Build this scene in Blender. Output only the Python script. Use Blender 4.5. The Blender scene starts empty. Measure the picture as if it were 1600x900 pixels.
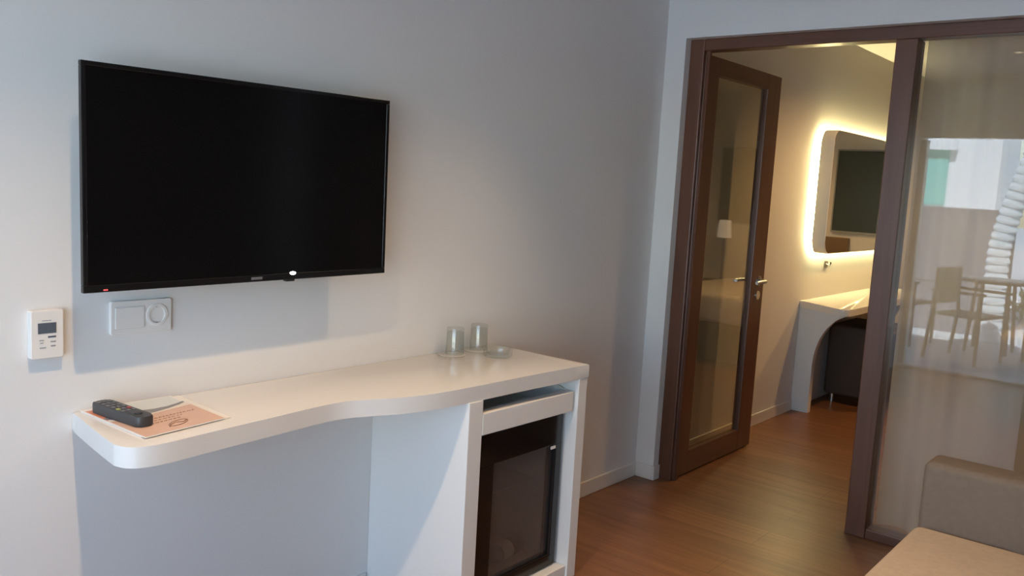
import bpy, bmesh, math, random
from mathutils import Vector, Matrix

random.seed(7)
S = bpy.context.scene
C = S.collection
PI = math.pi

# ------------------------------------------------------------------ camera
def make_camera():
    x, y, z, yaw, pitch, roll, f = -3.64175, -2.14111, 1.40191, .68792, -.12052, .0559, 1356.176
    fw = Vector((math.cos(pitch) * math.cos(yaw), math.cos(pitch) * math.sin(yaw), math.sin(pitch)))
    r = fw.cross(Vector((0, 0, 1))).normalized()
    u = r.cross(fw)
    r2 = math.cos(roll) * r + math.sin(roll) * u
    u2 = -math.sin(roll) * r + math.cos(roll) * u
    cd = bpy.data.cameras.new('camera')
    cd.sensor_width = 36
    cd.lens = f / 1600 * 36
    cd.clip_start = .03
    o = bpy.data.objects.new('camera', cd)
    m = Matrix((r2, u2, -fw)).transposed().to_4x4()
    m.translation = (x, y, z)
    o.matrix_world = m
    C.objects.link(o)
    S.camera = o
make_camera()

# ------------------------------------------------------------------ world, sun, exposure
SKY_STRENGTH = .90
SUN_STRENGTH = 44.0
SPOT_POWER = 130.0
BED_POWER = 62.0
LED_STRENGTH = 90.0
w = bpy.data.worlds.new('sky'); S.world = w; w.use_nodes = True
nt = w.node_tree; nt.nodes.clear()
out = nt.nodes.new('ShaderNodeOutputWorld'); bg = nt.nodes.new('ShaderNodeBackground')
sky = nt.nodes.new('ShaderNodeTexSky'); sky.sky_type = 'NISHITA'; sky.sun_disc = False
sky.sun_elevation = math.radians(52); sky.sun_rotation = math.radians(70); sky.air_density = 1.0; sky.dust_density = .6
nt.links.new(sky.outputs[0], bg.inputs[0]); bg.inputs[1].default_value = SKY_STRENGTH
nt.links.new(bg.outputs[0], out.inputs[0])
sd = bpy.data.lights.new('sun', 'SUN'); sd.energy = SUN_STRENGTH; sd.angle = .01; sd.color = (.86, .93, 1)
so = bpy.data.objects.new('sun', sd); C.objects.link(so)
so.rotation_euler = Vector((-.52, .14, -.84)).to_track_quat('-Z', 'Y').to_euler()
so.location = (0, 0, 6)
S.view_settings.view_transform = 'Standard'
S.view_settings.look = 'None'
S.view_settings.gamma = 1
S.view_settings.use_curve_mapping = False
S.view_settings.exposure = 0.0
S.cycles.max_bounces = 10; S.cycles.diffuse_bounces = 6; S.cycles.glossy_bounces = 5
S.cycles.transparent_max_bounces = 16; S.cycles.transmission_bounces = 6
S.cycles.sample_clamp_indirect = 4.0
S.cycles.caustics_reflective = False; S.cycles.caustics_refractive = False

# ------------------------------------------------------------------ materials
def mat(name, col, rough=.5, metal=0, spec=.5, bump=0, bscale=200, vary=0, vscale=8, coat=0, emit=None, estr=0):
    m = bpy.data.materials.new(name); m.use_nodes = True
    t = m.node_tree; b = t.nodes['Principled BSDF']
    b.inputs['Base Color'].default_value = (*col, 1)
    b.inputs['Roughness'].default_value = rough
    b.inputs['Metallic'].default_value = metal
    b.inputs['Specular IOR Level'].default_value = spec
    b.inputs['Coat Weight'].default_value = coat
    if emit:
        b.inputs['Emission Color'].default_value = (*emit, 1); b.inputs['Emission Strength'].default_value = estr
    tc = t.nodes.new('ShaderNodeTexCoord')
    if vary:
        n = t.nodes.new('ShaderNodeTexNoise'); n.inputs['Scale'].default_value = vscale; n.inputs['Detail'].default_value = 4
        t.links.new(tc.outputs['Object'], n.inputs['Vector'])
        r = t.nodes.new('ShaderNodeValToRGB')
        r.color_ramp.elements[0].position = .3; r.color_ramp.elements[1].position = .7
        r.color_ramp.elements[0].color = (*[c * (1 - vary) for c in col], 1)
        r.color_ramp.elements[1].color = (*[min(1, c * (1 + vary)) for c in col], 1)
        t.links.new(n.outputs['Fac'], r.inputs['Fac']); t.links.new(r.outputs[0], b.inputs['Base Color'])
    if bump:
        n = t.nodes.new('ShaderNodeTexNoise'); n.inputs['Scale'].default_value = bscale; n.inputs['Detail'].default_value = 3
        t.links.new(tc.outputs['Object'], n.inputs['Vector'])
        bp = t.nodes.new('ShaderNodeBump'); bp.inputs['Strength'].default_value = bump; bp.inputs['Distance'].default_value = .002
        t.links.new(n.outputs['Fac'], bp.inputs['Height']); t.links.new(bp.outputs[0], b.inputs['Normal'])
    return m

def wood(name, c1, c2, axis, scale=1.0, planks=False, rough=.35):
    m = bpy.data.materials.new(name); m.use_nodes = True
    t = m.node_tree; b = t.nodes['Principled BSDF']; b.inputs['Roughness'].default_value = rough
    tc = t.nodes.new('ShaderNodeTexCoord'); mp = t.nodes.new('ShaderNodeMapping')
    sc = [14 * scale] * 3; sc[axis] = 1.0 * scale
    mp.inputs['Scale'].default_value = sc
    t.links.new(tc.outputs['Object'], mp.inputs['Vector'])
    n = t.nodes.new('ShaderNodeTexNoise'); n.inputs['Scale'].default_value = 2.2; n.inputs['Detail'].default_value = 7
    n.inputs['Distortion'].default_value = .6
    t.links.new(mp.outputs[0], n.inputs['Vector'])
    r = t.nodes.new('ShaderNodeValToRGB')
    r.color_ramp.elements[0].position = .3; r.color_ramp.elements[1].position = .72
    r.color_ramp.elements[0].color = (*c1, 1); r.color_ramp.elements[1].color = (*c2, 1)
    t.links.new(n.outputs['Fac'], r.inputs['Fac'])
    src = r.outputs[0]
    if planks:
        rot = t.nodes.new('ShaderNodeMapping'); rot.inputs['Rotation'].default_value = (0, 0, PI / 2 if axis == 1 else 0)
        t.links.new(tc.outputs['Object'], rot.inputs['Vector'])
        br = t.nodes.new('ShaderNodeTexBrick')
        br.inputs['Scale'].default_value = 1; br.inputs['Brick Width'].default_value = 1.25; br.inputs['Row Height'].default_value = .19
        br.inputs['Mortar Size'].default_value = .0016; br.inputs['Mortar Smooth'].default_value = .2
        br.inputs['Color1'].default_value = (.86, .86, .86, 1); br.inputs['Color2'].default_value = (1.1, 1.08, 1.05, 1)
        br.inputs['Mortar'].default_value = (.55, .5, .45, 1); br.offset = .37
        t.links.new(rot.outputs[0], br.inputs['Vector'])
        mx = t.nodes.new('ShaderNodeMix'); mx.data_type = 'RGBA'; mx.blend_type = 'MULTIPLY'; mx.inputs['Factor'].default_value = 1
        t.links.new(src, mx.inputs['A']); t.links.new(br.outputs['Color'], mx.inputs['B'])
        src = mx.outputs['Result']
    t.links.new(src, b.inputs['Base Color'])
    return m

def glass(name, tint=(.95, .97, .96), f0=.045, rough=0.0, haze=0, hcol=(.2, .2, .2)):
    m = bpy.data.materials.new(name); m.use_nodes = True
    t = m.node_tree; t.nodes.clear()
    o = t.nodes.new('ShaderNodeOutputMaterial'); mx = t.nodes.new('ShaderNodeMixShader')
    tr = t.nodes.new('ShaderNodeBsdfTransparent'); tr.inputs[0].default_value = (*tint, 1)
    gl = t.nodes.new('ShaderNodeBsdfGlossy'); gl.inputs['Roughness'].default_value = rough
    lw = t.nodes.new('ShaderNodeLayerWeight'); lw.inputs['Blend'].default_value = .5
    p = t.nodes.new('ShaderNodeMath'); p.operation = 'POWER'; p.inputs[1].default_value = 5
    ma = t.nodes.new('ShaderNodeMath'); ma.operation = 'MULTIPLY_ADD'; ma.inputs[1].default_value = 1 - f0; ma.inputs[2].default_value = f0
    t.links.new(lw.outputs['Facing'], p.inputs[0]); t.links.new(p.outputs[0], ma.inputs[0])
    base = tr
    if haze:
        df = t.nodes.new('ShaderNodeBsdfDiffuse'); df.inputs[0].default_value = (*hcol, 1)
        base = t.nodes.new('ShaderNodeMixShader'); base.inputs[0].default_value = haze
        t.links.new(tr.outputs[0], base.inputs[1]); t.links.new(df.outputs[0], base.inputs[2])
    t.links.new(ma.outputs[0], mx.inputs[0]); t.links.new(base.outputs[0], mx.inputs[1]); t.links.new(gl.outputs[0], mx.inputs[2])
    t.links.new(mx.outputs[0], o.inputs[0])
    return m

def sheer(name, col, open_=.35):
    m = bpy.data.materials.new(name); m.use_nodes = True
    t = m.node_tree; t.nodes.clear()
    o = t.nodes.new('ShaderNodeOutputMaterial'); mx = t.nodes.new('ShaderNodeMixShader'); m2 = t.nodes.new('ShaderNodeMixShader')
    tr = t.nodes.new('ShaderNodeBsdfTransparent'); df = t.nodes.new('ShaderNodeBsdfDiffuse'); tl = t.nodes.new('ShaderNodeBsdfTranslucent')
    df.inputs[0].default_value = (*col, 1); tl.inputs[0].default_value = (*col, 1)
    m2.inputs[0].default_value = .5; mx.inputs[0].default_value = 1 - open_
    t.links.new(df.outputs[0], m2.inputs[1]); t.links.new(tl.outputs[0], m2.inputs[2])
    t.links.new(tr.outputs[0], mx.inputs[1]); t.links.new(m2.outputs[0], mx.inputs[2]); t.links.new(mx.outputs[0], o.inputs[0])
    return m

M = {}
M['wall'] = mat('wall_paint', (.71, .71, .705), .8, bump=.12, bscale=420, spec=.2)
M['wallback'] = mat('bounce_cut_taupe', (.20, .17, .145), .8, bump=.12, bscale=420, spec=.2)  # dark tone chosen for the unseen wall to cut bounced light
M['ceiling'] = mat('ceiling_paint', (.8, .79, .77), .85, spec=.2)
M['base'] = mat('white_skirting', (.72, .71, .69), .45)
M['floor'] = wood('oak_laminate', (.15, .064, .028), (.25, .118, .05), 1, .8, True, .38)
M['frame'] = wood('dark_red_wood', (.085, .034, .02), (.125, .052, .031), 2, 1.2, False, .35)
M['rail'] = wood('dark_red_wood_rail', (.085, .034, .02), (.125, .052, .031), 1, 1.2, False, .35)
M['leafrail'] = wood('dark_red_wood_leaf_rail', (.085, .034, .02), (.125, .052, .031), 0, 1.2, False, .35)
M['glass'] = glass('clear_pane', f0=.06)
M['doorglass'] = glass('door_pane', (.85, .84, .77), f0=.13)
M['fridgeglass'] = glass('dark_pane_reflection_haze', (.78, .75, .73), f0=.07, haze=.28, hcol=(.17, .15, .14))  # diffuse haze stands in for room reflections on the fridge pane
M['tumbler'] = glass('tumbler_glass', (.93, .95, .95), f0=.06)
M['laminate'] = mat('white_gloss_laminate', (.69, .685, .67), .22, spec=.5, coat=.25)
M['lamside'] = mat('white_satin_laminate', (.74, .74, .73), .4)
M['plastic'] = mat('white_plastic', (.74, .72, .69), .35)
M['wellshade'] = mat('socket_shade_grey', (.34, .34, .36), .5)
M['plasticgrey'] = mat('grey_print', (.30, .30, .31), .5)
M['lcd'] = mat('lcd_grey', (.085, .10, .125), .25)
M['black'] = mat('black_gloss_plastic', (.006, .006, .007), .18)
M['screen'] = mat('black_screen', (.003, .003, .0035), .16, spec=.3)
M['blackmatt'] = mat('black_matt_plastic', (.012, .012, .013), .5)
M['darkgrey'] = mat('dark_grey_plastic', (.035, .038, .042), .45)
M['btn'] = mat('button_grey', (.12, .12, .13), .5)
M['btnred'] = mat('button_red', (.35, .04, .05), .5)
M['btngreen'] = mat('button_yellow_green', (.35, .38, .10), .5)
M['chrome'] = mat('brushed_steel', (.62, .61, .6), .28, metal=1)
M['darkmetal'] = mat('dark_steel', (.10, .10, .10), .35, metal=1)
M['led'] = mat('warm_led', (1, .9, .6), .5, emit=(1.0, .83, .40), estr=LED_STRENGTH)
M['lamp'] = mat('lamp_lens', (1, .9, .7), .5, emit=(1.0, .80, .52), estr=14)
M['glow'] = mat('white_emissive', (1, 1, 1), .5, emit=(1, .98, .9), estr=6)
M['redglow'] = mat('red_indicator', (.8, .1, .1), .5, emit=(1, .12, .12), estr=.5)
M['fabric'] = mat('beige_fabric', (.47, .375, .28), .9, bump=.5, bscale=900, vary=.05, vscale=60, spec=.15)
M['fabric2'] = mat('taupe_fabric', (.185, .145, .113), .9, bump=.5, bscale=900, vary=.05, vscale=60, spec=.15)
M['brownfab'] = mat('dark_brown_upholstery', (.06, .042, .032), .7, bump=.3, bscale=600)
M['mirror'] = mat('mirror_silver', (.86, .88, .86), .015, metal=1)
M['mirrorbody'] = mat('white_acrylic', (.70, .68, .62), .4)
M['sheer'] = sheer('sheer_voile', (.58, .565, .52), .30)
M['paperwhite'] = mat('white_paper', (.72, .71, .69), .6)
M['peach'] = mat('peach_print', (.56, .38, .30), .5, vary=.05, vscale=20)
M['paleblue'] = mat('pale_blue_print', (.58, .63, .64), .5)
M['mountain'] = mat('grey_print_band', (.20, .20, .21), .5)
M['ink'] = mat('brown_ink', (.24, .14, .10), .6)
M['orange'] = mat('orange_print', (.62, .24, .14), .5)
M['cream'] = mat('cream_print', (.66, .62, .54), .5)
M['sheet'] = mat('white_bed_linen', (.80, .77, .70), .85, bump=.2, bscale=60)
M['throw'] = mat('taupe_bed_base', (.06, .055, .05), .85, bump=.3, bscale=400)
M['darkpanel'] = mat('dark_green_grey_panel', (.045, .058, .054), .25)
M['panelframe'] = mat('grey_panel_frame', (.30, .33, .34), .35)
M['headboard'] = mat('brown_headboard', (.16, .105, .06), .6)
M['shade'] = mat('lit_lamp_shade', (.85, .8, .7), .8, emit=(1, .9, .72), estr=.45)
M['alu'] = mat('white_aluminium', (.60, .62, .64), .35)
M['tile'] = mat('terrace_tile', (.50, .51, .52), .6, vary=.06, vscale=5)
M['render'] = mat('white_render', (.82, .83, .84), .9, bump=.1, bscale=60)
M['lilac'] = mat('grey_lilac_render', (.13, .13, .15), .9, vary=.04, vscale=3)
M['water'] = mat('pool_water', (.25, .62, .68), .06)
M['paleblueren'] = mat('pale_blue_render', (.60, .80, .86), .9)
M['teal'] = mat('teal_window_glass', (.12, .36, .33), .15)
M['resin'] = mat('dark_grey_resin', (.085, .10, .105), .5)
M['trunk'] = mat('pale_palm_bark', (.88, .90, .90), .9, bump=.5, bscale=40)
M['leaf'] = mat('green_leaves', (.06, .13, .045), .6, vary=.4, vscale=9)
M['bottle'] = glass('clear_plastic_bottle', (.82, .84, .86), f0=.14, rough=.08, haze=.15, hcol=(.7, .72, .75))
M['bottlecap'] = mat('blue_grey_cap', (.45, .47, .55), .4)
M['bottlelabel'] = mat('pale_bottle_label', (.75, .72, .66), .6)
M['fridgein'] = mat('grey_fridge_liner', (.62, .58, .56), .5)

# ------------------------------------------------------------------ mesh helpers
def obj(name, bm, m, parent=None, smooth=False, autos=None):
    me = bpy.data.meshes.new(name)
    bmesh.ops.recalc_face_normals(bm, faces=bm.faces)
    bm.to_mesh(me); bm.free()
    o = bpy.data.objects.new(name, me); C.objects.link(o)
    if m is not None: me.materials.append(m)
    if parent is not None: o.parent = parent
    if smooth:
        for p in me.polygons: p.use_smooth = True
        if autos:
            me.set_sharp_from_angle(angle=math.radians(autos))
    return o

def box(bm, x0, x1, y0, y1, z0, z1, bev=0, seg=2):
    """append a box given by its limits (optionally bevelled)"""
    t = bmesh.new()
    bmesh.ops.create_cube(t, size=1)
    for v in t.verts:
        v.co = Vector(((x0 + x1) / 2 + v.co.x * (x1 - x0), (y0 + y1) / 2 + v.co.y * (y1 - y0), (z0 + z1) / 2 + v.co.z * (z1 - z0)))
    if bev:
        bmesh.ops.bevel(t, geom=t.edges[:], offset=bev, segments=seg, profile=.5, affect='EDGES')
    append(bm, t)
    return bm

def append(bm, t):
    me = bpy.data.meshes.new('tmp'); t.to_mesh(me); t.free(); bm.from_mesh(me); bpy.data.meshes.remove(me)

def bx(*a, **k): return box(bmesh.new(), *a, **k)

def prism(pts, a0, a1, axis=2, bev=0, bm=None):
    """extrude a closed 2-D outline along an axis: axis 2 pts=(x,y), axis 0 pts=(y,z), axis 1 pts=(x,z)"""
    t = bmesh.new()
    def p3(p, a):
        if axis == 2: return (p[0], p[1], a)
        if axis == 0: return (a, p[0], p[1])
        return (p[0], a, p[1])
    lo = [t.verts.new(p3(p, a0)) for p in pts]; hi = [t.verts.new(p3(p, a1)) for p in pts]
    n = len(pts)
    f1 = t.faces.new(lo); f2 = t.faces.new(hi)
    for i in range(n): t.faces.new((lo[i], lo[(i + 1) % n], hi[(i + 1) % n], hi[i]))
    if bev:
        es = list(set(list(f1.edges) + list(f2.edges)))
        bmesh.ops.bevel(t, geom=es, offset=bev, segments=2, profile=.5, affect='EDGES')
    if bm is None: return t
    append(bm, t); return bm

def lathe(prof, seg=32, bm=None, center=(0, 0, 0), axis='z', closed=False):
    t = bmesh.new(); rings = []
    for r, z in prof:
        ring = []
        for i in range(seg):
            a = 2 * PI * i / seg
            if axis == 'z': c = (r * math.cos(a), r * math.sin(a), z)
            elif axis == 'y': c = (r * math.cos(a), z, r * math.sin(a))
            else: c = (z, r * math.cos(a), r * math.sin(a))
            ring.append(t.verts.new(Vector(c) + Vector(center)))
        rings.append(ring)
    m = len(rings)
    for k in range(m if closed else m - 1):
        A, B = rings[k], rings[(k + 1) % m]
        for i in range(seg): t.faces.new((A[i], A[(i + 1) % seg], B[(i + 1) % seg], B[i]))
    if not closed:
        if prof[0][0] > 1e-6: t.faces.new(rings[0])
        if prof[-1][0] > 1e-6: t.faces.new(rings[-1])
    bmesh.ops.remove_doubles(t, verts=t.verts, dist=1e-6)
    if bm is None: return t
    append(bm, t); return bm

def tube(pts, r, seg=10, bm=None, closed=False):
    t = bmesh.new(); rings = []
    P = [Vector(p) for p in pts]; n = len(P)
    for i, p in enumerate(P):
        if closed: d = P[(i + 1) % n] - P[i - 1]
        else: d = P[min(i + 1, n - 1)] - P[max(i - 1, 0)]
        d.normalize()
        up = Vector((0, 0, 1)) if abs(d.z) < .95 else Vector((1, 0, 0))
        a = d.cross(up).normalized(); b = a.cross(d).normalized()
        rr = r[i] if isinstance(r, (list, tuple)) else r
        rings.append([t.verts.new(p + rr * (math.cos(2 * PI * k / seg) * a + math.sin(2 * PI * k / seg) * b)) for k in range(seg)])
    for i in range(n if closed else n - 1):
        A, B = rings[i], rings[(i + 1) % n]
        for k in range(seg): t.faces.new((A[k], A[(k + 1) % seg], B[(k + 1) % seg], B[k]))
    if not closed:
        t.faces.new(rings[0]); t.faces.new(rings[-1])
    if bm is None: return t
    append(bm, t); return bm

def rrect(x0, x1, y0, y1, r, n=8):
    pts = []
    for cx, cy, a0 in ((x1 - r, y1 - r, 0), (x0 + r, y1 - r, 90), (x0 + r, y0 + r, 180), (x1 - r, y0 + r, 270)):
        for i in range(n + 1):
            a = math.radians(a0 + 90 * i / n); pts.append((cx + r * math.cos(a), cy + r * math.sin(a)))
    return pts

def smoothcurve(pts, n=8):
    out = []
    for i in range(len(pts) - 1):
        p0 = Vector(pts[max(i - 1, 0)]); p1 = Vector(pts[i]); p2 = Vector(pts[i + 1]); p3 = Vector(pts[min(i + 2, len(pts) - 1)])
        for k in range(n):
            t = k / n
            out.append(tuple(.5 * ((2 * p1) + (p2 - p0) * t + (2 * p0 - 5 * p1 + 4 * p2 - p3) * t * t + (3 * p1 - p0 - 3 * p2 + p3) * t ** 3)))
    out.append(tuple(pts[-1]))
    return out

def thing(name, label, cat, loc=(0, 0, 0), rotz=0, group=None):
    o = bpy.data.objects.new(name, None); C.objects.link(o); o.empty_display_size = .1
    o.location = loc; o.rotation_euler = (0, 0, rotz); o['label'] = label; o['category'] = cat
    if group: o['group'] = group
    return o

def tag(o, label, cat, group=None):
    o['label'] = label; o['category'] = cat
    if group: o['group'] = group
    return o

def struct(name, bm, m, label=None, cat=None, parent=None):
    o = obj(name, bm, m, parent)
    o['kind'] = 'structure'
    if label: o['label'] = label
    if cat: o['category'] = cat
    return o

def structgroup(name, label, cat, loc=(0, 0, 0)):
    o = thing(name, label, cat, loc); o['kind'] = 'structure'; return o

def dup(root, loc, rotz=None, label=None, group=None):
    r = root.copy(); C.objects.link(r); r.location = loc
    if rotz is not None: r.rotation_euler = (0, 0, rotz)
    if label: r['label'] = label
    if group: r['group'] = group
    for ch in list(root.children):
        c = ch.copy(); C.objects.link(c); c.parent = r
        for g in list(ch.children):
            d = g.copy(); C.objects.link(d); d.parent = c
    return r

# ------------------------------------------------------------------ room shell
XW = -4.15         # inner face of the balcony wall
YB = -3.3          # wall behind the sofa
XF = 4.95          # far bedroom wall
ZC = 2.47
TH = .12           # partition thickness
OY = -.1026        # edge of the opening in the partition
OZ = 2.105
OE = -2.95         # far edge of the opening
struct('floor', bx(XW - .02, XF + .15, YB - .15, .15, -.12, 0), M['floor'], 'warm brown oak plank floor running through both rooms', 'floor')
struct('ceiling', bx(XW - .25, XF + .15, YB - .15, .15, ZC, ZC + .6), M['ceiling'], 'plain white ceiling over both rooms', 'ceiling')
struct('wall_television', bx(XW - .25, XF + .15, 0, .15, 0, ZC), M['wall'], 'white painted wall behind the television, desk and backlit mirror', 'wall')
struct('wall_back', bx(XW - .25, XF + .15, YB - .15, YB, 0, ZC), M['wallback'], 'unseen wall opposite the television wall, darkened taupe to cut bounce light', 'wall')
struct('wall_far', bx(XF, XF + .15, YB, 0, 0, ZC), M['wall'], 'far end wall of the bedroom seen in reflections', 'wall')
pb = bmesh.new()
box(pb, 0, TH, OY, 0, 0, ZC)
box(pb, 0, TH, OE, OY, OZ, ZC)
box(pb, 0, TH, YB, OE, 0, ZC)
struct('wall_partition', pb, M['wall'], 'white partition wall around the brown glazed door frame', 'wall')
# balcony wall: lintel and a pier far right
WT = 1.998
wb = bmesh.new()
box(wb, XW - .25, XW, YB, 0, WT, ZC)
box(wb, XW - .25, XW, YB, -3.0, 0, WT)
struct('wall_balcony', wb, M['wall'], 'wall with the wide balcony opening, seen mirrored in the glass panel', 'wall')

# baseboards
bt = .07
struct('baseboard_television', bx(-1.12, -.001, -.012, 0, 0, bt, bev=.003), M['base'], 'white baseboard right of the desk', 'baseboard')
b = bmesh.new(); box(b, -.012, 0, OY, -.012, 0, bt, bev=.003); box(b, -.012, .045, OY - .012, OY, 0, bt, bev=.003)
struct('baseboard_partition', b, M['base'], 'short white baseboard beside the brown door frame', 'baseboard')
struct('baseboard_bedroom', bx(TH, 1.955, -.012, 0, 0, bt, bev=.003), M['base'], 'white baseboard along the bedroom wall left of the vanity', 'baseboard')
struct('baseboard_desk', bx(-4.1, -1.745, -.012, 0, 0, .055, bev=.003), M['base'], 'white baseboard beneath the desk', 'baseboard')

# partition frame (brown wood) -------------------------------------------------
FX0, FX1 = .045, .125
PY = -1.019   # left edge of middle post
t1 = structgroup('trim_1', 'dark reddish brown wooden frame around the bedroom doorway', 'door frame')
obj('jamb', bx(FX0, FX1, OY - .072, OY, 0, OZ, bev=.004), M['frame'], t1)
obj('head', bx(FX0, FX1, OE, OY - .072, OZ - .052, OZ, bev=.004), M['rail'], t1)
obj('post', bx(FX0 - .004, FX1 + .02, PY - .083, PY, 0, OZ - .052, bev=.004), M['frame'], t1)
obj('stop_bead', bx(FX0 + .03, FX0 + .045, OY - .088, OY - .072, 0, OZ - .052), M['frame'], t1)
w1 = structgroup('window_1', 'tall fixed glass panel right of the bedroom doorway', 'glass panel')
obj('bottom_rail', bx(FX0, FX1, OE + .06, PY - .083, 0, .043, bev=.004), M['rail'], w1)
obj('end_post', bx(FX0, FX1, OE, OE + .06, 0, OZ - .052, bev=.004), M['frame'], w1)
obj('pane', bx(FX0 + .03, FX0 + .038, OE + .05, PY - .075, .035, OZ - .045), M['glass'], w1)

# door leaf, opened into the bedroom -------------------------------------------
d1 = structgroup('door_1', 'brown framed glass door standing open into the bedroom', 'door')
LY0, LY1 = -.178, -.138
LX0, LX1 = .068, .935
obj('hinge_stile', bx(LX0, LX0 + .142, LY0, LY1, .008, 2.043, bev=.004), M['frame'], d1)
obj('lock_stile', bx(LX1 - .165, LX1, LY0, LY1, .008, 2.043, bev=.004), M['frame'], d1)
obj('top_rail', bx(LX0 + .142, LX1 - .165, LY0, LY1, 1.962, 2.043, bev=.003), M['leafrail'], d1)
obj('bottom_rail', bx(LX0 + .142, LX1 - .165, LY0, LY1, .008, .122, bev=.003), M['leafrail'], d1)
obj('pane', bx(LX0 + .135, LX1 - .158, -.162, -.154, .115, 1.97), M['doorglass'], d1)
for z in (.25, 1.25, 1.86):
    obj('hinge', tube([(.062, -.168, z - .04), (.062, -.168, z + .04)], .008), M['darkmetal'], d1)
for sgn, y in ((-1, LY0), (1, LY1)):
    h = lathe([(.0, y), (.027, y), (.027, y + sgn * .006), (.012, y + sgn * .010), (.010, y + sgn * .045), (0, y + sgn * .046)], 20, axis='y', center=(.865, 0, .945))
    tube([(.865, y + sgn * .042, .945), (.84, y + sgn * .046, .945), (.80, y + sgn * .046, .945), (.745, y + sgn * .044, .943)], .0095, 10, h)
    o = obj('door_handle', h, M['chrome'], d1, smooth=True, autos=40); o['label'] = 'steel lever handle'
    obj('lock_plate', lathe([(0, y), (.024, y), (.024, y + sgn * .005), (0, y + sgn * .006)], 20, axis='y', center=(.865, 0, .865)), M['chrome'], d1, smooth=True, autos=40)

# balcony opening frame ----------------------------------------------------------
w2 = structgroup('window_2', 'white aluminium frame of the balcony opening', 'balcony frame')
obj('head', bx(XW - .14, XW - .05, -3.0, 0, WT - .02, WT, bev=.004), M['alu'], w2)
obj('sill', bx(XW - .2, XW, -3.0, 0, 0, .02, bev=.004), M['alu'], w2)
obj('end_jamb', bx(XW - .14, XW - .05, -3.0, -2.94, .02, WT - .04, bev=.004), M['alu'], w2)
obj('side_jamb', bx(XW - .14, XW - .05, -.05, 0, .02, WT - .04, bev=.004), M['alu'], w2)

# ------------------------------------------------------------------ ceiling downlights
LZ = ZC
def downlight(loc, label, power, color, group, size=108, blend=1.0, tilt=(0, 0)):
    t = thing('ceiling_downlight', label, 'ceiling light', (loc[0], loc[1], LZ), 0, group)
    obj('trim_ring', lathe([(.028, -.012), (.045, -.012), (.048, -.006), (.048, 0), (.028, 0)], 28, closed=True), M['chrome'], t, True, 40)
    obj('lens', lathe([(0, -.004), (.028, -.004), (.028, -.0005), (0, -.0005)], 24), M['lamp'], t)
    ld = bpy.data.lights.new('downlight_bulb', 'SPOT'); ld.energy = power; ld.color = color
    ld.spot_size = math.radians(size); ld.spot_blend = blend; ld.shadow_soft_size = .022
    lo = bpy.data.objects.new('downlight_bulb', ld); C.objects.link(lo); lo.parent = t; lo.location = (0, 0, -.02)
    lo.rotation_euler = (math.radians(tilt[0]), math.radians(tilt[1]), 0)
    return t
WARM = (1.0, .68, .38)
downlight((-2.949, -.888), 'round ceiling downlight above the left end of the desk', SPOT_POWER, WARM, 'living room downlights', 100, 1.0, (-3, -10))
downlight((-1.014, -.888), 'round ceiling downlight above the cabinet end of the desk', SPOT_POWER * .5, WARM, 'living room downlights', 90, 1.0, (2, 18))
downlight((-2.949, -2.45), 'round ceiling downlight above the open end of the sofa', SPOT_POWER * .2, WARM, 'living room downlights', 80, .8)
downlight((-1.014, -2.0), 'round ceiling downlight above the sofa arm', SPOT_POWER * .33, WARM, 'living room downlights', 74, 1.0)
downlight((1.95, -1.2), 'round ceiling downlight in the bedroom near the doorway', BED_POWER, (1, .56, .21), 'bedroom downlights', 150, .5)
downlight((3.3, -1.35), 'round ceiling downlight in the bedroom above the bed', BED_POWER, (1, .56, .21), 'bedroom downlights', 150, .5)

# ------------------------------------------------------------------ television
tv = thing('television', 'large black flat television mounted on the white wall', 'television', (-2.28, -.122, 1.361))
tv.rotation_euler = (0, -.008, 0)
TW, TH2 = .923, .528
fr = bmesh.new()
bz = .011
box(fr, -TW / 2, TW / 2, -.002, .012, TH2 / 2 - bz, TH2 / 2, bev=.0015)
box(fr, -TW / 2, TW / 2, -.002, .012, -TH2 / 2, -TH2 / 2 + .018, bev=.0015)
box(fr, -TW / 2, -TW / 2 + bz, -.002, .012, -TH2 / 2 + .018, TH2 / 2 - bz, bev=.0015)
box(fr, TW / 2 - bz, TW / 2, -.002, .012, -TH2 / 2 + .018, TH2 / 2 - bz, bev=.0015)
obj('bezel', fr, M['black'], tv)
obj('screen', bx(-TW / 2 + bz, TW / 2 - bz, .0005, .01, -TH2 / 2 + .018, TH2 / 2 - bz), M['screen'], tv)
obj('rear_housing', prism(rrect(-TW / 2 + .05, TW / 2 - .05, -TH2 / 2 + .04, TH2 / 2 - .06, .03), .01, .062, axis=1, bev=.008), M['blackmatt'], tv)
obj('wall_mount', box(bx(-.11, .11, .06, .085, -.11, .11), -.16, .16, .085, .1195, -.05, .05), M['darkmetal'], tv)
obj('logo', bx(-.017, .017, -.0035, -.001, -TH2 / 2 + .006, -TH2 / 2 + .013), M['btn'], tv)
o = obj('white_spot', lathe([(0, -.004), (.007, -.0032), (.0085, -.002), (.0085, .0)], 20, axis='y', center=(.118, 0, -TH2 / 2 + .018)), M['glow'], tv, True)  # white emissive ellipse on the bottom bezel
o['label'] = 'small bright white glowing spot'; o.scale = (1.15, 1, .55); o.location = (-.0177, 0, -.111)
obj('sensor_tab', bx(.100, .128, .002, .02, -TH2 / 2 - .006, -TH2 / 2 + .001, bev=.002), M['blackmatt'], tv)
o = obj('standby_light', bx(-TW / 2 + .046, -TW / 2 + .056, -.0035, -.001, -TH2 / 2 + .004, -TH2 / 2 + .007), M['redglow'], tv); o['label'] = 'tiny red standby light'

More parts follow.
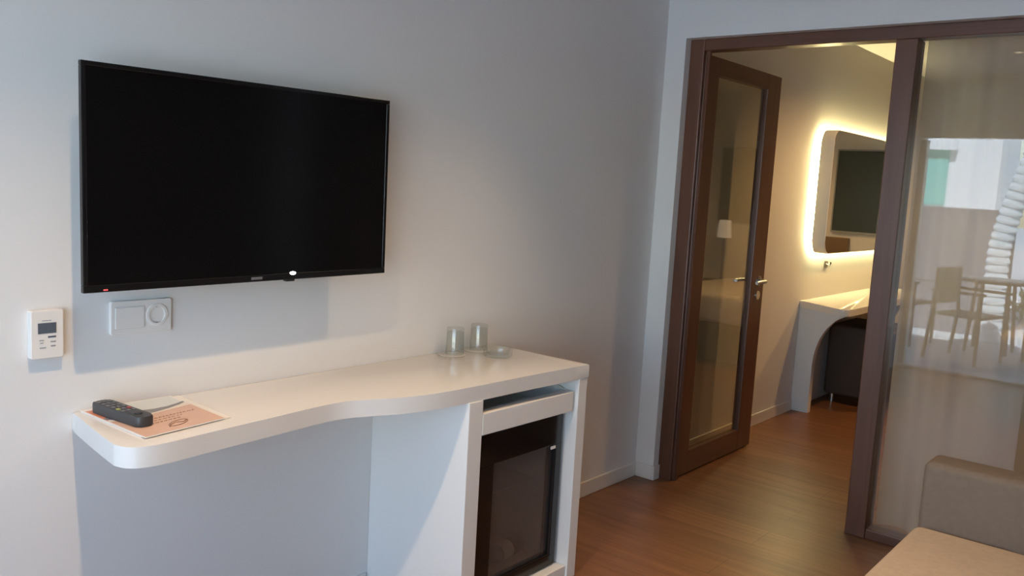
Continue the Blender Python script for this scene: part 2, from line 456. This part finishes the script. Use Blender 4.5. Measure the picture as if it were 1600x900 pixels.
# ------------------------------------------------------------------ air conditioner controller
ac = thing('thermostat', 'small white air conditioner wall controller with grey display', 'wall controller', (-2.7775, 0, .986))
obj('body', prism(rrect(-.037, .037, -.0575, .0575, .005, 4), -.022, 0, axis=1, bev=.002), M['plastic'], ac)
obj('display', bx(-.0215, .0195, -.0232, -.021, .003, .028), M['lcd'], ac)
obj('brand_print', bx(-.012, .009, -.0226, -.021, .0325, .0345), M['plasticgrey'], ac)
for x, z, ww, hh, mm in ((.010, -.006, .009, .0022, 'lcd'), (.0125, -.0175, .006, .0017, 'plasticgrey'), (.0125, -.028, .0055, .0017, 'plasticgrey'),
                         (-.0135, -.013, .005, .0012, 'plasticgrey'), (-.0135, -.0195, .0035, .001, 'plasticgrey'), (-.011, -.031, .007, .0014, 'plasticgrey')):
    obj('button', bx(x - ww, x + ww, -.0232, -.021, z - hh, z + hh, bev=.0006), M[mm], ac)
obj('flap_print', bx(.006, .023, -.0226, -.021, -.046, -.036), M['plastic'], ac)

# ------------------------------------------------------------------ switch and socket plate
sk = thing('wall_socket', 'white double wall plate with switch and round socket below television', 'wall socket', (-2.541, 0, 1.008))
pl = prism(rrect(-.081, .081, -.043, .043, .006, 4), -.011, 0, axis=1, bev=.002)
obj('plate', pl, M['plastic'], sk)
obj('rocker', box(bx(-.070, .006, -.0135, -.010, -.027, .027, bev=.001), -.070, .006, -.0115, -.0105, -.0285, .0285), M['plastic'], sk)
for z in (-.0281, .0281): obj('rocker_gap', bx(-.071, .007, -.0113, -.0108, z - .0007, z + .0007), M['plasticgrey'], sk)
cx = .040
obj('socket', lathe([(.0295, -.010), (.0295, -.0135), (.0275, -.014), (.0215, -.0138), (.0195, -.004), (0, -.004)], 32, axis='y', center=(cx, 0, .002)), M['plastic'], sk, True, 30)
obj('socket_well_shade', lathe([(0, -.0046), (.0192, -.0046), (.0192, -.0041), (0, -.0041)], 28, axis='y', center=(cx, 0, .002)), M['wellshade'], sk)  # grey disc paints shade into the white socket recess
for dx in (-.0095, .0095):
    obj('contact_hole', lathe([(0, -.0047), (.0027, -.0047), (.0027, -.0038), (0, -.0038)], 12, axis='y', center=(cx + dx, -.0006, .002)), M['blackmatt'], sk)
for dz in (-.018, .022):
    obj('earth_clip', bx(cx - .003, cx + .003, -.0125, -.005, dz - .001, dz + .001), M['chrome'], sk)

# ------------------------------------------------------------------ desk
DZ = .783
front = [(-2.713, -.001), (-2.738, -.16), (-2.755, -.285), (-2.756, -.318), (-2.742, -.348), (-2.712, -.364), (-2.66, -.368), (-2.56, -.358), (-2.46, -.349), (-2.36, -.341),
         (-2.25, -.331), (-2.17, -.328), (-2.115, -.336), (-2.06, -.358), (-1.99, -.389), (-1.91, -.412), (-1.82, -.425), (-1.70, -.431), (-1.54, -.436), (-1.38, -.442), (-1.138, -.456)]
outline = smoothcurve(front, 5) + [(-1.138, -.001)]
tag(obj('desk_top', prism(outline, DZ - .048, DZ, bev=.004), M['laminate'], smooth=True, autos=50),
    'long white wavy-edged desk top fixed along the television wall', 'desk')

cb = thing('minibar_cabinet', 'white open cabinet holding the minibar beneath the desk', 'cabinet', (-1.43, 0, 0))
CX = -1.43
def cbx(x0, x1, *a, **k): return bx(x0 - CX, x1 - CX, *a, **k)
zt = DZ - .0485
obj('side_panel', cbx(-1.735, -1.672, -.435, -.001, 0, zt, bev=.002), M['lamside'], cb)
obj('side_panel', cbx(-1.188, -1.138, -.452, -.001, 0, zt, bev=.002), M['lamside'], cb)
obj('base_panel', cbx(-1.6715, -1.1885, -.445, -.001, 0, .052, bev=.002), M['lamside'], cb)
obj('back_panel', cbx(-1.6715, -1.1885, -.012, -.001, .0525, zt), M['lamside'], cb)
# pull-out tray: floor, front strip and curved right cheek
tray = bmesh.new()
box(tray, -1.6705 - CX, -1.1895 - CX, -.40, -.02, .622, .634)
prism([(-1.6705 - CX, -.436), (-1.205 - CX, -.442), (-1.1895 - CX, -.428), (-1.1895 - CX, -.40), (-1.6705 - CX, -.40)], .622, .692, bm=tray, bev=.002)
cheek = smoothcurve([(-.40, .692), (-.36, .703), (-.30, .707), (-.22, .704), (-.12, .69), (-.03, .665)], 5) + [(-.03, .634), (-.40, .634)]
prism(cheek, -1.200 - CX, -1.1895 - CX, axis=0, bm=tray)
o = obj('tray', tray, M['lamside'], cb)

# ------------------------------------------------------------------ minibar fridge
mf = thing('minibar_fridge', 'black minibar fridge with dark glass door inside the white cabinet', 'minibar', (-1.425, -.02, .0525))
sh = bmesh.new()
x0, x1, zz = -.221, .213, .555
box(sh, x0, x1, -.345, -.0, .0, .030); box(sh, x0, x1, -.345, 0, zz - .02, zz); box(sh, x0, x0 + .02, -.345, 0, .03, zz - .02)
box(sh, x1 - .02, x1, -.345, 0, .03, zz - .02); box(sh, x0 + .02, x1 - .02, -.02, 0, .03, zz - .02)
obj('body', sh, M['blackmatt'], mf)
ln = bmesh.new()
box(ln, x0 + .021, x1 - .021, -.035, -.0205, .031, zz - .021); box(ln, x0 + .021, x0 + .027, -.34, -.035, .031, zz - .021)
box(ln, x1 - .027, x1 - .021, -.34, -.035, .031, zz - .021); box(ln, x0 + .027, x1 - .027, -.34, -.035, .031, .036)
obj('liner', ln, M['fridgein'], mf)
df = bmesh.new()
gx0, gx1, gz0, gz1 = -.150, .180, .045, .452
box(df, x0, x1, -.39, -.352, .004, gz0, bev=.002); box(df, x0, x1, -.39, -.352, gz1, zz, bev=.002)
box(df, x0, gx0, -.39, -.352, gz0, gz1, bev=.002); box(df, gx1, x1, -.39, -.352, gz0, gz1, bev=.002)
dd = obj('door', df, M['black'], mf)
obj('pane', bx(gx0 - .004, gx1 + .004, -.379, -.373, gz0 - .004, gz1 + .004), M['fridgeglass'], dd)
obj('logo_plate', bx(gx1 - .03, gx1 - .004, -.3925, -.3905 + .001, gz1 - .014, gz1 - .004), M['plastic'], dd)
obj('inner_bead', box(bx(gx1 - .010, gx1 - .004, -.3895, -.379, gz0, gz1), gx0, gx1 - .010, -.3895, -.379, gz0, gz0 + .005), M['black'], dd)
obj('shelf', bx(x0 + .0285, x1 - .0285, -.30, -.037, .30, .306), M['fridgein'], mf)

# lying bottles inside
def bottle(name, label, loc, rot, group):
    t = thing(name, label, 'bottle', loc, rot, group)
    prof = [(0, 0), (.027, 0), (.031, .006), (.031, .05), (.029, .055), (.031, .06), (.031, .135), (.026, .155), (.013, .178), (.011, .184), (.011, .190), (0, .190)]
    obj('body', lathe(prof, 24, axis='x', center=(0, 0, .0315)), M['bottle'], t, True, 50)
    lb = lathe([(.0313, .068), (.0318, .068), (.0318, .125), (.0313, .125)], 24, axis='x', center=(0, 0, .0315), closed=True)
    obj('label_band', lb, M['bottlelabel'], t, True, 40)
    obj('cap', lathe([(0, .1895), (.0145, .1895), (.0145, .206), (.0, .2065)], 20, axis='x', center=(0, 0, .0315)), M['bottlecap'], t, True, 40)
    return t
bottle('water_bottle', 'clear bottle lying crosswise at the right inside the minibar', (-1.285, -.30, .0895), PI + .06, 'bottles in the minibar')
bottle('water_bottle', 'clear bottle lying at the left inside the minibar, its cap towards the door', (-1.535, -.115, .0895), -PI / 2 + .08, 'bottles in the minibar')

# ------------------------------------------------------------------ remote control
rc = thing('remote_control', 'dark grey television remote lying on the leaflets', 'remote', (-2.657, -.142, DZ + .0062))
rc.rotation_euler = (0, 0, math.radians(-85))
# local x along the length (from wall to front)
rb = prism(smoothcurve([(-.098, -.014), (-.098, .014), (-.092, .022), (-.06, .0245), (.06, .0225), (.092, .021), (.1, .014), (.103, 0), (.1, -.014), (.092, -.021), (.06, -.0225), (-.06, -.0245), (-.092, -.022), (-.098, -.014)], 3)[:-1], 0, .024, bev=.004)
obj('body', rb, M['darkgrey'], rc, True, 45)
for i in range(6):
    for j in range(3):
        m_ = M['btn']
        if i == 4: m_ = (M['btngreen'], M['btn'], M['btnred'])[j]
        bxx = -.078 + i * .021; byy = -.0135 + j * .0135
        obj('button', bx(bxx - .0055, bxx + .0055, byy - .004, byy + .004, .0235, .0258, bev=.001), m_, rc)
obj('navigation_pad', lathe([(0, .0235), (.010, .0235), (.010, .0255), (.007, .026), (0, .0255)], 20, center=(.066, 0, 0)), M['blackmatt'], rc, True, 40)

# ------------------------------------------------------------------ leaflets
def quad(pts, z0, z1): return prism(pts, z0, z1)
A, B_, C_, D_ = Vector((-2.700, -.014)), Vector((-2.462, -.012)), Vector((-2.470, -.287)), Vector((-2.690, -.317))
def uv(u, v):  # u along width from left, v from back to front
    p = (A * (1 - u) + B_ * u) * (1 - v) + (D_ * (1 - u) + C_ * u) * v
    return (p.x, p.y)
lf = thing('leaflet', 'peach hotel leaflet with landscape picture under the remote', 'leaflet', (0, 0, DZ))
z1 = .0042
obj('sheet', quad([uv(0, 0), uv(1, 0), uv(1, 1), uv(0, 1)], .0027, z1), M['paperwhite'], lf)
zp = z1 + .0002
obj('sky_print', quad([uv(.28, .02), uv(.97, .02), uv(.97, .30), uv(.85, .30), uv(.5, .34), uv(.28, .36)], z1, zp), M['paleblue'], lf)
ridge = [uv(.02, .40), uv(.02, .34)] + [uv(a, b) for a, b in ((.25, .30), (.42, .30), (.6, .33), (.75, .325), (.9, .285), (.985, .25))] + [uv(.99, .29), uv(.9, .335), (uv(.7, .40)), uv(.45, .45), uv(.2, .45)]
obj('mountain_print', quad(ridge, zp, zp + .0002), M['mountain'], lf)
obj('sand_print', quad([uv(.012, .44), uv(.3, .45), uv(.55, .43), uv(.75, .39), uv(.99, .31), uv(.99, .43), uv(.02, .50)], zp, zp + .0003), M['cream'], lf)
obj('peach_print', quad([uv(.012, .47), uv(.5, .465), uv(.99, .40), uv(.99, .99), uv(.012, .99)], zp + .0001, zp + .0005), M['peach'], lf)
obj('orange_print', quad([uv(.015, .06), uv(.13, .06), uv(.13, .36), uv(.015, .42)], z1, zp + .0001), M['orange'], lf)
tx = bmesh.new(); zi = zp + .0005
for r_, (v0, u0, u1) in enumerate(((.60, .22, .88), (.66, .18, .70), (.72, .24, .62))):
    u = u0
    while u < u1:
        ln_ = random.uniform(.02, .06)
        pts = [(*uv(u + ln_ * k / 5, v0 + .012 * math.sin(k * 2.1 + r_) - .05 * (u - .5)), zi + .0003) for k in range(6)]
        tube(pts, .00045, 5, tx); u += ln_ + .014
obj('text_lines', tx, M['ink'], lf)
em = [(*uv(.52 + .13 * math.cos(a), .84 + .055 * math.sin(a) - .03 * math.cos(a)), zi + .0003) for a in [2 * PI * k / 24 for k in range(24)]]
eb = tube(em, .0011, 5, closed=True)
tube([(*uv(.37, .90), zi + .0003), (*uv(.42, .85), zi + .0003), (*uv(.5, .82), zi + .0003), (*uv(.58, .85), zi + .0003), (*uv(.64, .81), zi + .0003)], .0016, 5, eb)
obj('emblem', eb, M['ink'], lf)
pr = thing('paper_sheet', 'white paper sheet sticking out beneath the peach leaflet', 'paper', (0, 0, DZ))
obj('sheet', quad([(-2.69, -.30), (-2.70, -.02), (-2.44, -.016), (-2.452, -.282)], .0004, .0022), M['paperwhite'], pr)

# ------------------------------------------------------------------ tumblers upside down on coasters, ashtray
def tumbler(loc, label):
    t = thing('drinking_glass', label, 'glass', loc, 0, 'upturned glasses on the desk')
    obj('bowl', lathe([(.0335, 0), (.0308, .090), (.0295, .0945), (.0001, .0945), (.0001, .080), (.0272, .080), (.0284, .077), (.0316, 0)], 40, closed=True), M['tumbler'], t, True, 35)
    return t
def coaster(loc, label):
    t = tag(obj('coaster', lathe([(0, 0), (.049, 0), (.050, .0008), (.050, .0016), (0, .0016)], 40), M['cream2']), label, 'coaster', 'paper coasters under the glasses')
    t.location = loc; return t
M['cream2'] = mat('grey_white_card', (.50, .50, .48), .6)
coaster((-1.423, -.055, DZ + .0004), 'pale round card coaster under the left drinking glass')
coaster((-1.285, -.052, DZ + .0004), 'pale round card coaster under the right drinking glass')
tumbler((-1.407, -.056, DZ + .0022), 'clear upturned drinking glass standing left, near the middle of the desk')
tumbler((-1.275, -.052, DZ + .0022), 'clear upturned drinking glass standing right, beside the glass ashtray')
asht = tag(obj('ashtray', lathe([(.0001, 0), (.048, 0), (.052, .004), (.053, .028), (.051, .031), (.046, .031), (.043, .024), (.040, .010), (.0001, .009)], 40, closed=True), M['tumbler'], None, True, 35),
           'low round clear glass ashtray in front of the upturned glasses', 'ashtray')
asht.location = (-1.305, -.172, DZ + .0004)

# ------------------------------------------------------------------ sofa
sf = thing('sofa', 'beige upholstered sofa with a low arm beside the glass panel', 'sofa', (-1.6, -1.95, 0))
sx, sy = -1.6, -1.95
def sbx(x0, x1, y0, y1, z0, z1, bev=.03, seg=4): return bx(x0 - sx, x1 - sx, y0 - sy, y1 - sy, z0, z1, bev=bev, seg=seg)
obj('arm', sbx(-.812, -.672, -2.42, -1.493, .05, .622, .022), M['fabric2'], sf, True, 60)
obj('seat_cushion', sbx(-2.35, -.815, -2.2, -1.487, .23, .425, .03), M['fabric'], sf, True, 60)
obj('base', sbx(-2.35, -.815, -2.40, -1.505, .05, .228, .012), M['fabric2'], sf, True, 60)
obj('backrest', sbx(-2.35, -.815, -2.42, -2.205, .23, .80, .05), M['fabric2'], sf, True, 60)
for x in (-2.28, -.75):
    for y in (-1.56, -2.34):
        obj('leg', tube([(x - sx, y - sy, 0), (x - sx, y - sy, .052)], .02, 12), M['darkmetal'], sf, True, 40)

# ------------------------------------------------------------------ sheer curtain behind the fixed glass panel
cu = thing('sheer_curtain', 'pale sheer curtain hanging behind the fixed glass panel', 'curtain', (.24, 0, 0))
t = bmesh.new(); prev = None
n = 260
for i in range(n + 1):
    y = -1.09 - i * (2.9 - 1.09) / n
    ph = y * 2 * PI / .17
    x = .012 * math.sin(ph + 1.5 * math.sin(y * 5.3)) + .012 * math.sin(ph * .41 + 1) + .005 * math.sin(ph * 1.7 + 2 * math.sin(y * 3))
    a = t.verts.new((x, y, .012)); b2 = t.verts.new((x * .8, y, 2.36))
    if prev: t.faces.new((prev[0], a, b2, prev[1]))
    prev = (a, b2)
obj('voile', t, M['sheer'], cu, True)
obj('curtain_rail', bx(-.02, .02, -2.92, -1.05, 2.362, 2.392, bev=.004), M['plastic'], cu)
for y in (-1.2, -2.8): obj('rail_bracket', bx(-.008, .008, y, y + .02, 2.392, ZC), M['plastic'], cu)

# ------------------------------------------------------------------ bedroom: vanity, backlit mirror, stool
vt = [(1.955, -.001), (1.90, -.10), (1.80, -.26), (1.765, -.335), (1.775, -.365), (1.815, -.38), (1.95, -.385), (2.5, -.385), (3.62, -.385)]
vtop = smoothcurve(vt, 5) + [(3.62, -.001)]
vn = thing('vanity_shelf', 'white vanity shelf on curved bracket legs under the lit mirror', 'vanity', (0, 0, 0))
obj('shelf_top', prism(vtop, .695, .738, bev=.003), M['laminate'], vn, True, 50)
arc = [(-.001, 0), (-.118, 0), (-.118, .33)]
arc += smoothcurve([(-.118, .33), (-.128, .42), (-.155, .51), (-.195, .58), (-.245, .635), (-.30, .67)], 5)[1:] + [(-.30, .6945), (-.001, .6945)]
for x in (1.962, 3.54): obj('bracket_leg', prism(arc, x, x + .05, axis=0, bev=.0015), M['lamside'], vn)

mr = thing('backlit_mirror', 'wide rounded mirror with glowing warm light around its edge', 'mirror', (2.8, 0, 1.455))
mx0, mx1, mz0, mz1 = -.83, .80, -.40, .40
obj('body', prism(rrect(mx0, mx1, mz0, mz1, .085), -.118, -.034, axis=1, bev=.004), M['mirrorbody'], mr, True, 40)
obj('mirror_glass', prism(rrect(mx0 + .004, mx1 - .004, mz0 + .004, mz1 - .004, .082), -.121, -.1182, axis=1), M['mirror'], mr)
ring = [(p[0], -.018, p[1]) for p in rrect(mx0 + .025, mx1 - .025, mz0 + .025, mz1 - .025, .07, 6)]
obj('led_strip', tube(ring, .009, 8, closed=True), M['led'], mr)
for x in (-.4, .4): obj('wall_bracket', bx(x - .1, x + .1, -.0335, -.0005, -.1, .1), M['darkmetal'], mr)

hk = thing('wall_hook', 'small dark metal hook on the wall under the lit mirror', 'hook', (2.36, 0, .965))
obj('back_plate', prism(rrect(-.03, .03, -.022, .022, .008, 4), -.005, 0, axis=1), M['chrome'], hk)
obj('prong', tube([(0, -.004, .0), (0, -.03, -.008), (0, -.036, .006), (0, -.033, .016)], .005, 8), M['darkmetal'], hk, True, 40)

st = thing('vanity_stool', 'dark brown upholstered stool tucked under the vanity', 'stool', (2.68, -.27, 0))
obj('cushion', bx(-.27, .27, -.22, .22, .06, .55, bev=.022, seg=4), M['brownfab'], st, True, 60)
for x in (-.22, .22):
    for y in (-.17, .17): obj('leg', tube([(x, y, 0), (x, y, .065)], .016, 10), M['chrome'], st, True, 40)

# bed and the rest of the bedroom, seen mirrored in the door glass
bd = thing('bed', 'bed with pale cover and dark base, mirrored in the door glass', 'bed', (3.9, -1.5, 0))
obj('base', bx(-1.0, 1.0, -.5, .5, .035, .345, bev=.015), M['throw'], bd)
obj('mattress', bx(-1.01, 1.0, -.51, .51, .3455, .585, bev=.05, seg=4), M['sheet'], bd, True, 60)
obj('headboard', bx(1.0, 1.045, -.55, .55, .0, 1.05, bev=.01), M['headboard'], bd)
for x in (-.9, .9):
    for y in (-.42, .42): obj('leg', bx(x - .03, x + .03, y - .03, y + .03, 0, .042), M['darkmetal'], bd)
def pillow(loc, label):
    t = bmesh.new(); bmesh.ops.create_uvsphere(t, u_segments=24, v_segments=14, radius=1)
    for v in t.verts:
        x, y, z = v.co
        sx_ = math.copysign(abs(x) ** .55, x); sy_ = math.copysign(abs(y) ** .55, y)
        v.co = Vector((sx_ * .19, sy_ * .21, z * .075 + .075))
    o = tag(obj('pillow', t, M['sheet'], None, True), label, 'pillow', 'pillows on the bed'); o.location = loc
pillow((4.68, -1.25, .586), 'plump white pillow on the bed, nearest the vanity wall')
pillow((4.68, -1.74, .586), 'plump white pillow on the bed, nearest the nightstand')
ns = thing('nightstand', 'low brown nightstand standing beside the bed', 'nightstand', (4.72, -2.30, 0))
obj('carcass', bx(-.2, .2, -.2, .2, .08, .5, bev=.006), M['headboard'], ns)
obj('drawer', bx(-.212, -.2005, -.185, .185, .29, .47, bev=.003), M['frame'], ns)
obj('drawer', bx(-.212, -.2005, -.185, .185, .1, .28, bev=.003), M['frame'], ns)
for x in (-.16, .16):
    for y in (-.16, .16): obj('leg', tube([(x, y, 0), (x, y, .082)], .015, 10), M['darkmetal'], ns)
tl = thing('table_lamp', 'small lit lamp with pale shade on the nightstand', 'lamp', (4.72, -2.24, .5))
obj('base', lathe([(0, 0), (.06, 0), (.06, .012), (.012, .02), (.010, .48), (0, .48)], 24), M['headboard'], tl, True, 40)
obj('lamp_shade', lathe([(.075, .46), (.06, .64), (.058, .64), (.073, .46)], 28, closed=True), M['shade'], tl, True, 40)
def dpanel(y0, y1, label):
    p = thing('wall_picture', label, 'picture', (XF, (y0 + y1) / 2, 1.5), 0, 'dark pictures on the far wall')
    h = (y1 - y0) / 2
    obj('picture_panel', bx(-.03, -.001, -h + .012, h - .012, -.385, .385), M['darkpanel'], p)
    f_ = bx(-.04, -.001, -h, h, .386, .4); box(f_, -.04, -.001, -h, h, -.4, -.386)
    box(f_, -.04, -.001, -h, -h + .0118, -.386, .386); box(f_, -.04, -.001, h - .0118, h, -.386, .386)
    obj('picture_frame', f_, M['panelframe'], p)
dpanel(-1.14, -.55, 'dark green-grey framed panel mirrored in the backlit mirror')
dpanel(-2.43, -1.95, 'dark green-grey framed panel mirrored in the open glass door')

# ------------------------------------------------------------------ terrace outside (mirrored in the fixed glass panel)
struct('terrace_floor', bx(-14, XW - .02, -8, 8, -.12, -.02), M['tile'], 'pale tiled terrace outside the balcony opening', 'terrace')
nb = thing('neighbour_building', 'bright white building with a teal window across the terrace', 'building', (-12, 0, -.02))
obj('wall', bx(-1.5, 0, .86, 6, 0, 6), M['render'], nb)
obj('window', bx(0, .03, 1.62, 2.02, 1.45, 2.36), M['teal'], nb)
obj('window_lintel', bx(0, .12, 1.5, 2.15, 2.36, 2.52), M['render'], nb)
tag(obj('garden_wall', bx(-7.15, -7.0, -.30, 5, -.02, 1.40), M['lilac']), 'grey lilac garden wall along the terrace', 'garden wall')
struct('ground', bx(-80, -14.01, -60, 60, -.12, -.03), M['tile'], 'pale paved ground beyond the terrace', 'ground')
pool = thing('swimming_pool', 'pale blue swimming pool behind the palm tree', 'pool', (-20, -4, -.03))
rim = bmesh.new()
for q in ((-4, 4, -5, -4.7), (-4, 4, 3.7, 4), (-4, -3.7, -4.7, 3.7), (3.7, 4, -4.7, 3.7)): box(rim, *q, 0, .10)
obj('coping', rim, M['render'], pool)
obj('water', bx(-3.7, 3.7, -4.7, 3.7, .0, .05), M['water'], pool)
pt = thing('palm_tree', 'palm with a pale ringed sunlit trunk beyond the terrace', 'palm tree', (-6.7, -.25, -.02))
tp = []; tr_ = []
N_ = 240
for i in range(N_ + 1):
    s = i / N_; z = s * 5.2
    yy = .015 - .22 * max(0, z - 1.0) ** 1.3 if z < 2.6 else .015 - .22 * 1.6 ** 1.3 - .25 * (z - 2.6)
    tp.append((0, yy, z)); tr_.append(.095 - .015 * s + .028 * (1 - ((i * .25) % 1)))
obj('trunk', tube(tp, tr_, 16), M['trunk'], pt, True)
for k in range(14):
    a = 2 * PI * k / 14; f_ = bmesh.new(); top = Vector(tp[-1])
    last = None
    for j in range(11):
        s = j / 10; r_ = 1.7 * s
        c = top + Vector((math.cos(a) * r_, math.sin(a) * r_, .7 * s - 1.3 * s * s))
        wd = .22 * math.sin(PI * min(1, s * .93 + .07)) + .01
        side = Vector((-math.sin(a), math.cos(a), 0))
        v = (f_.verts.new(c + side * wd - Vector((0, 0, wd * .4))), f_.verts.new(c + Vector((0, 0, .01))), f_.verts.new(c - side * wd - Vector((0, 0, wd * .4))))
        if last:
            f_.faces.new((last[0], v[0], v[1], last[1])); f_.faces.new((last[1], v[1], v[2], last[2]))
        last = v
    obj('frond', f_, M['leaf'], pt)
def bush(loc, r, label):
    t = bmesh.new()
    for k in range(420):
        d = Vector((random.gauss(0, 1), random.gauss(0, 1), random.gauss(0, 1))).normalized() * r * random.uniform(.55, 1)
        d.z = abs(d.z) * .9
        u_ = Vector((random.gauss(0, 1), random.gauss(0, 1), random.gauss(0, 1))).normalized(); v_ = u_.cross(d).normalized() if u_.cross(d).length > 1e-4 else Vector((1, 0, 0))
        s_ = .09
        q = [t.verts.new(d + u_ * s_), t.verts.new(d + v_ * s_ * .45), t.verts.new(d - u_ * s_), t.verts.new(d - v_ * s_ * .45)]
        t.faces.new(q)
    root = thing('shrub', label, 'shrub', loc, 0, 'shrubs beyond the terrace')
    obj('foliage', t, M['leaf'], root)
    obj('stem', tube([(0, 0, 0), (0, 0, r * .7)], .03, 8), M['trunk'], root)
bush((-9.4, -.55, -.02), .66, 'green shrub just right of the palm trunk beyond the terrace')
bush((-9.6, -2.35, -.02), .75, 'second green shrub from the palm beyond the terrace')

def patio_chair(loc, rz, label):
    t = thing('patio_chair', label, 'chair', loc, rz, 'dark chairs on the terrace')
    obj('seat', bx(-.23, .23, -.23, .22, .42, .445, bev=.01), M['resin'], t)
    bk = bmesh.new()
    prism(rrect(-.22, .22, .52, .86, .04, 5), .215, .238, axis=1, bm=bk)
    obj('backrest', bk, M['resin'], t)
    for s_ in (-1, 1):
        obj('leg', tube([(s_ * .24, -.22, 0), (s_ * .245, -.215, .64)], .017, 8), M['resin'], t)
        obj('leg', tube([(s_ * .24, .27, 0), (s_ * .235, .225, .45), (s_ * .22, .235, .60)], .017, 8), M['resin'], t)
        obj('armrest', bx(s_ * .245 - .028, s_ * .245 + .028, -.25, .24, .64, .665, bev=.008), M['resin'], t)
    return t
pc = patio_chair((-5.15, -.33, -.02), math.radians(15), 'dark grey patio armchair on the terrace nearest the balcony opening')
dup(pc, (-5.75, .42, -.02), math.radians(10), 'dark grey patio armchair beside the lilac garden wall')
dup(pc, (-5.5, -1.05, -.02), math.radians(150), 'dark grey patio armchair on the open side of the terrace table')
pt2 = thing('patio_table', 'dark grey round patio table between the terrace chairs', 'table', (-5.95, -.38, -.02))
obj('table_top', lathe([(0, .70), (.33, .70), (.34, .71), (.34, .72), (.33, .73), (0, .73)], 36), M['resin'], pt2, True, 40)
for k in range(4):
    a = PI / 4 + k * PI / 2
    obj('leg', tube([(.26 * math.cos(a), .26 * math.sin(a), 0), (.2 * math.cos(a), .2 * math.sin(a), .705)], .018, 8), M['resin'], pt2)
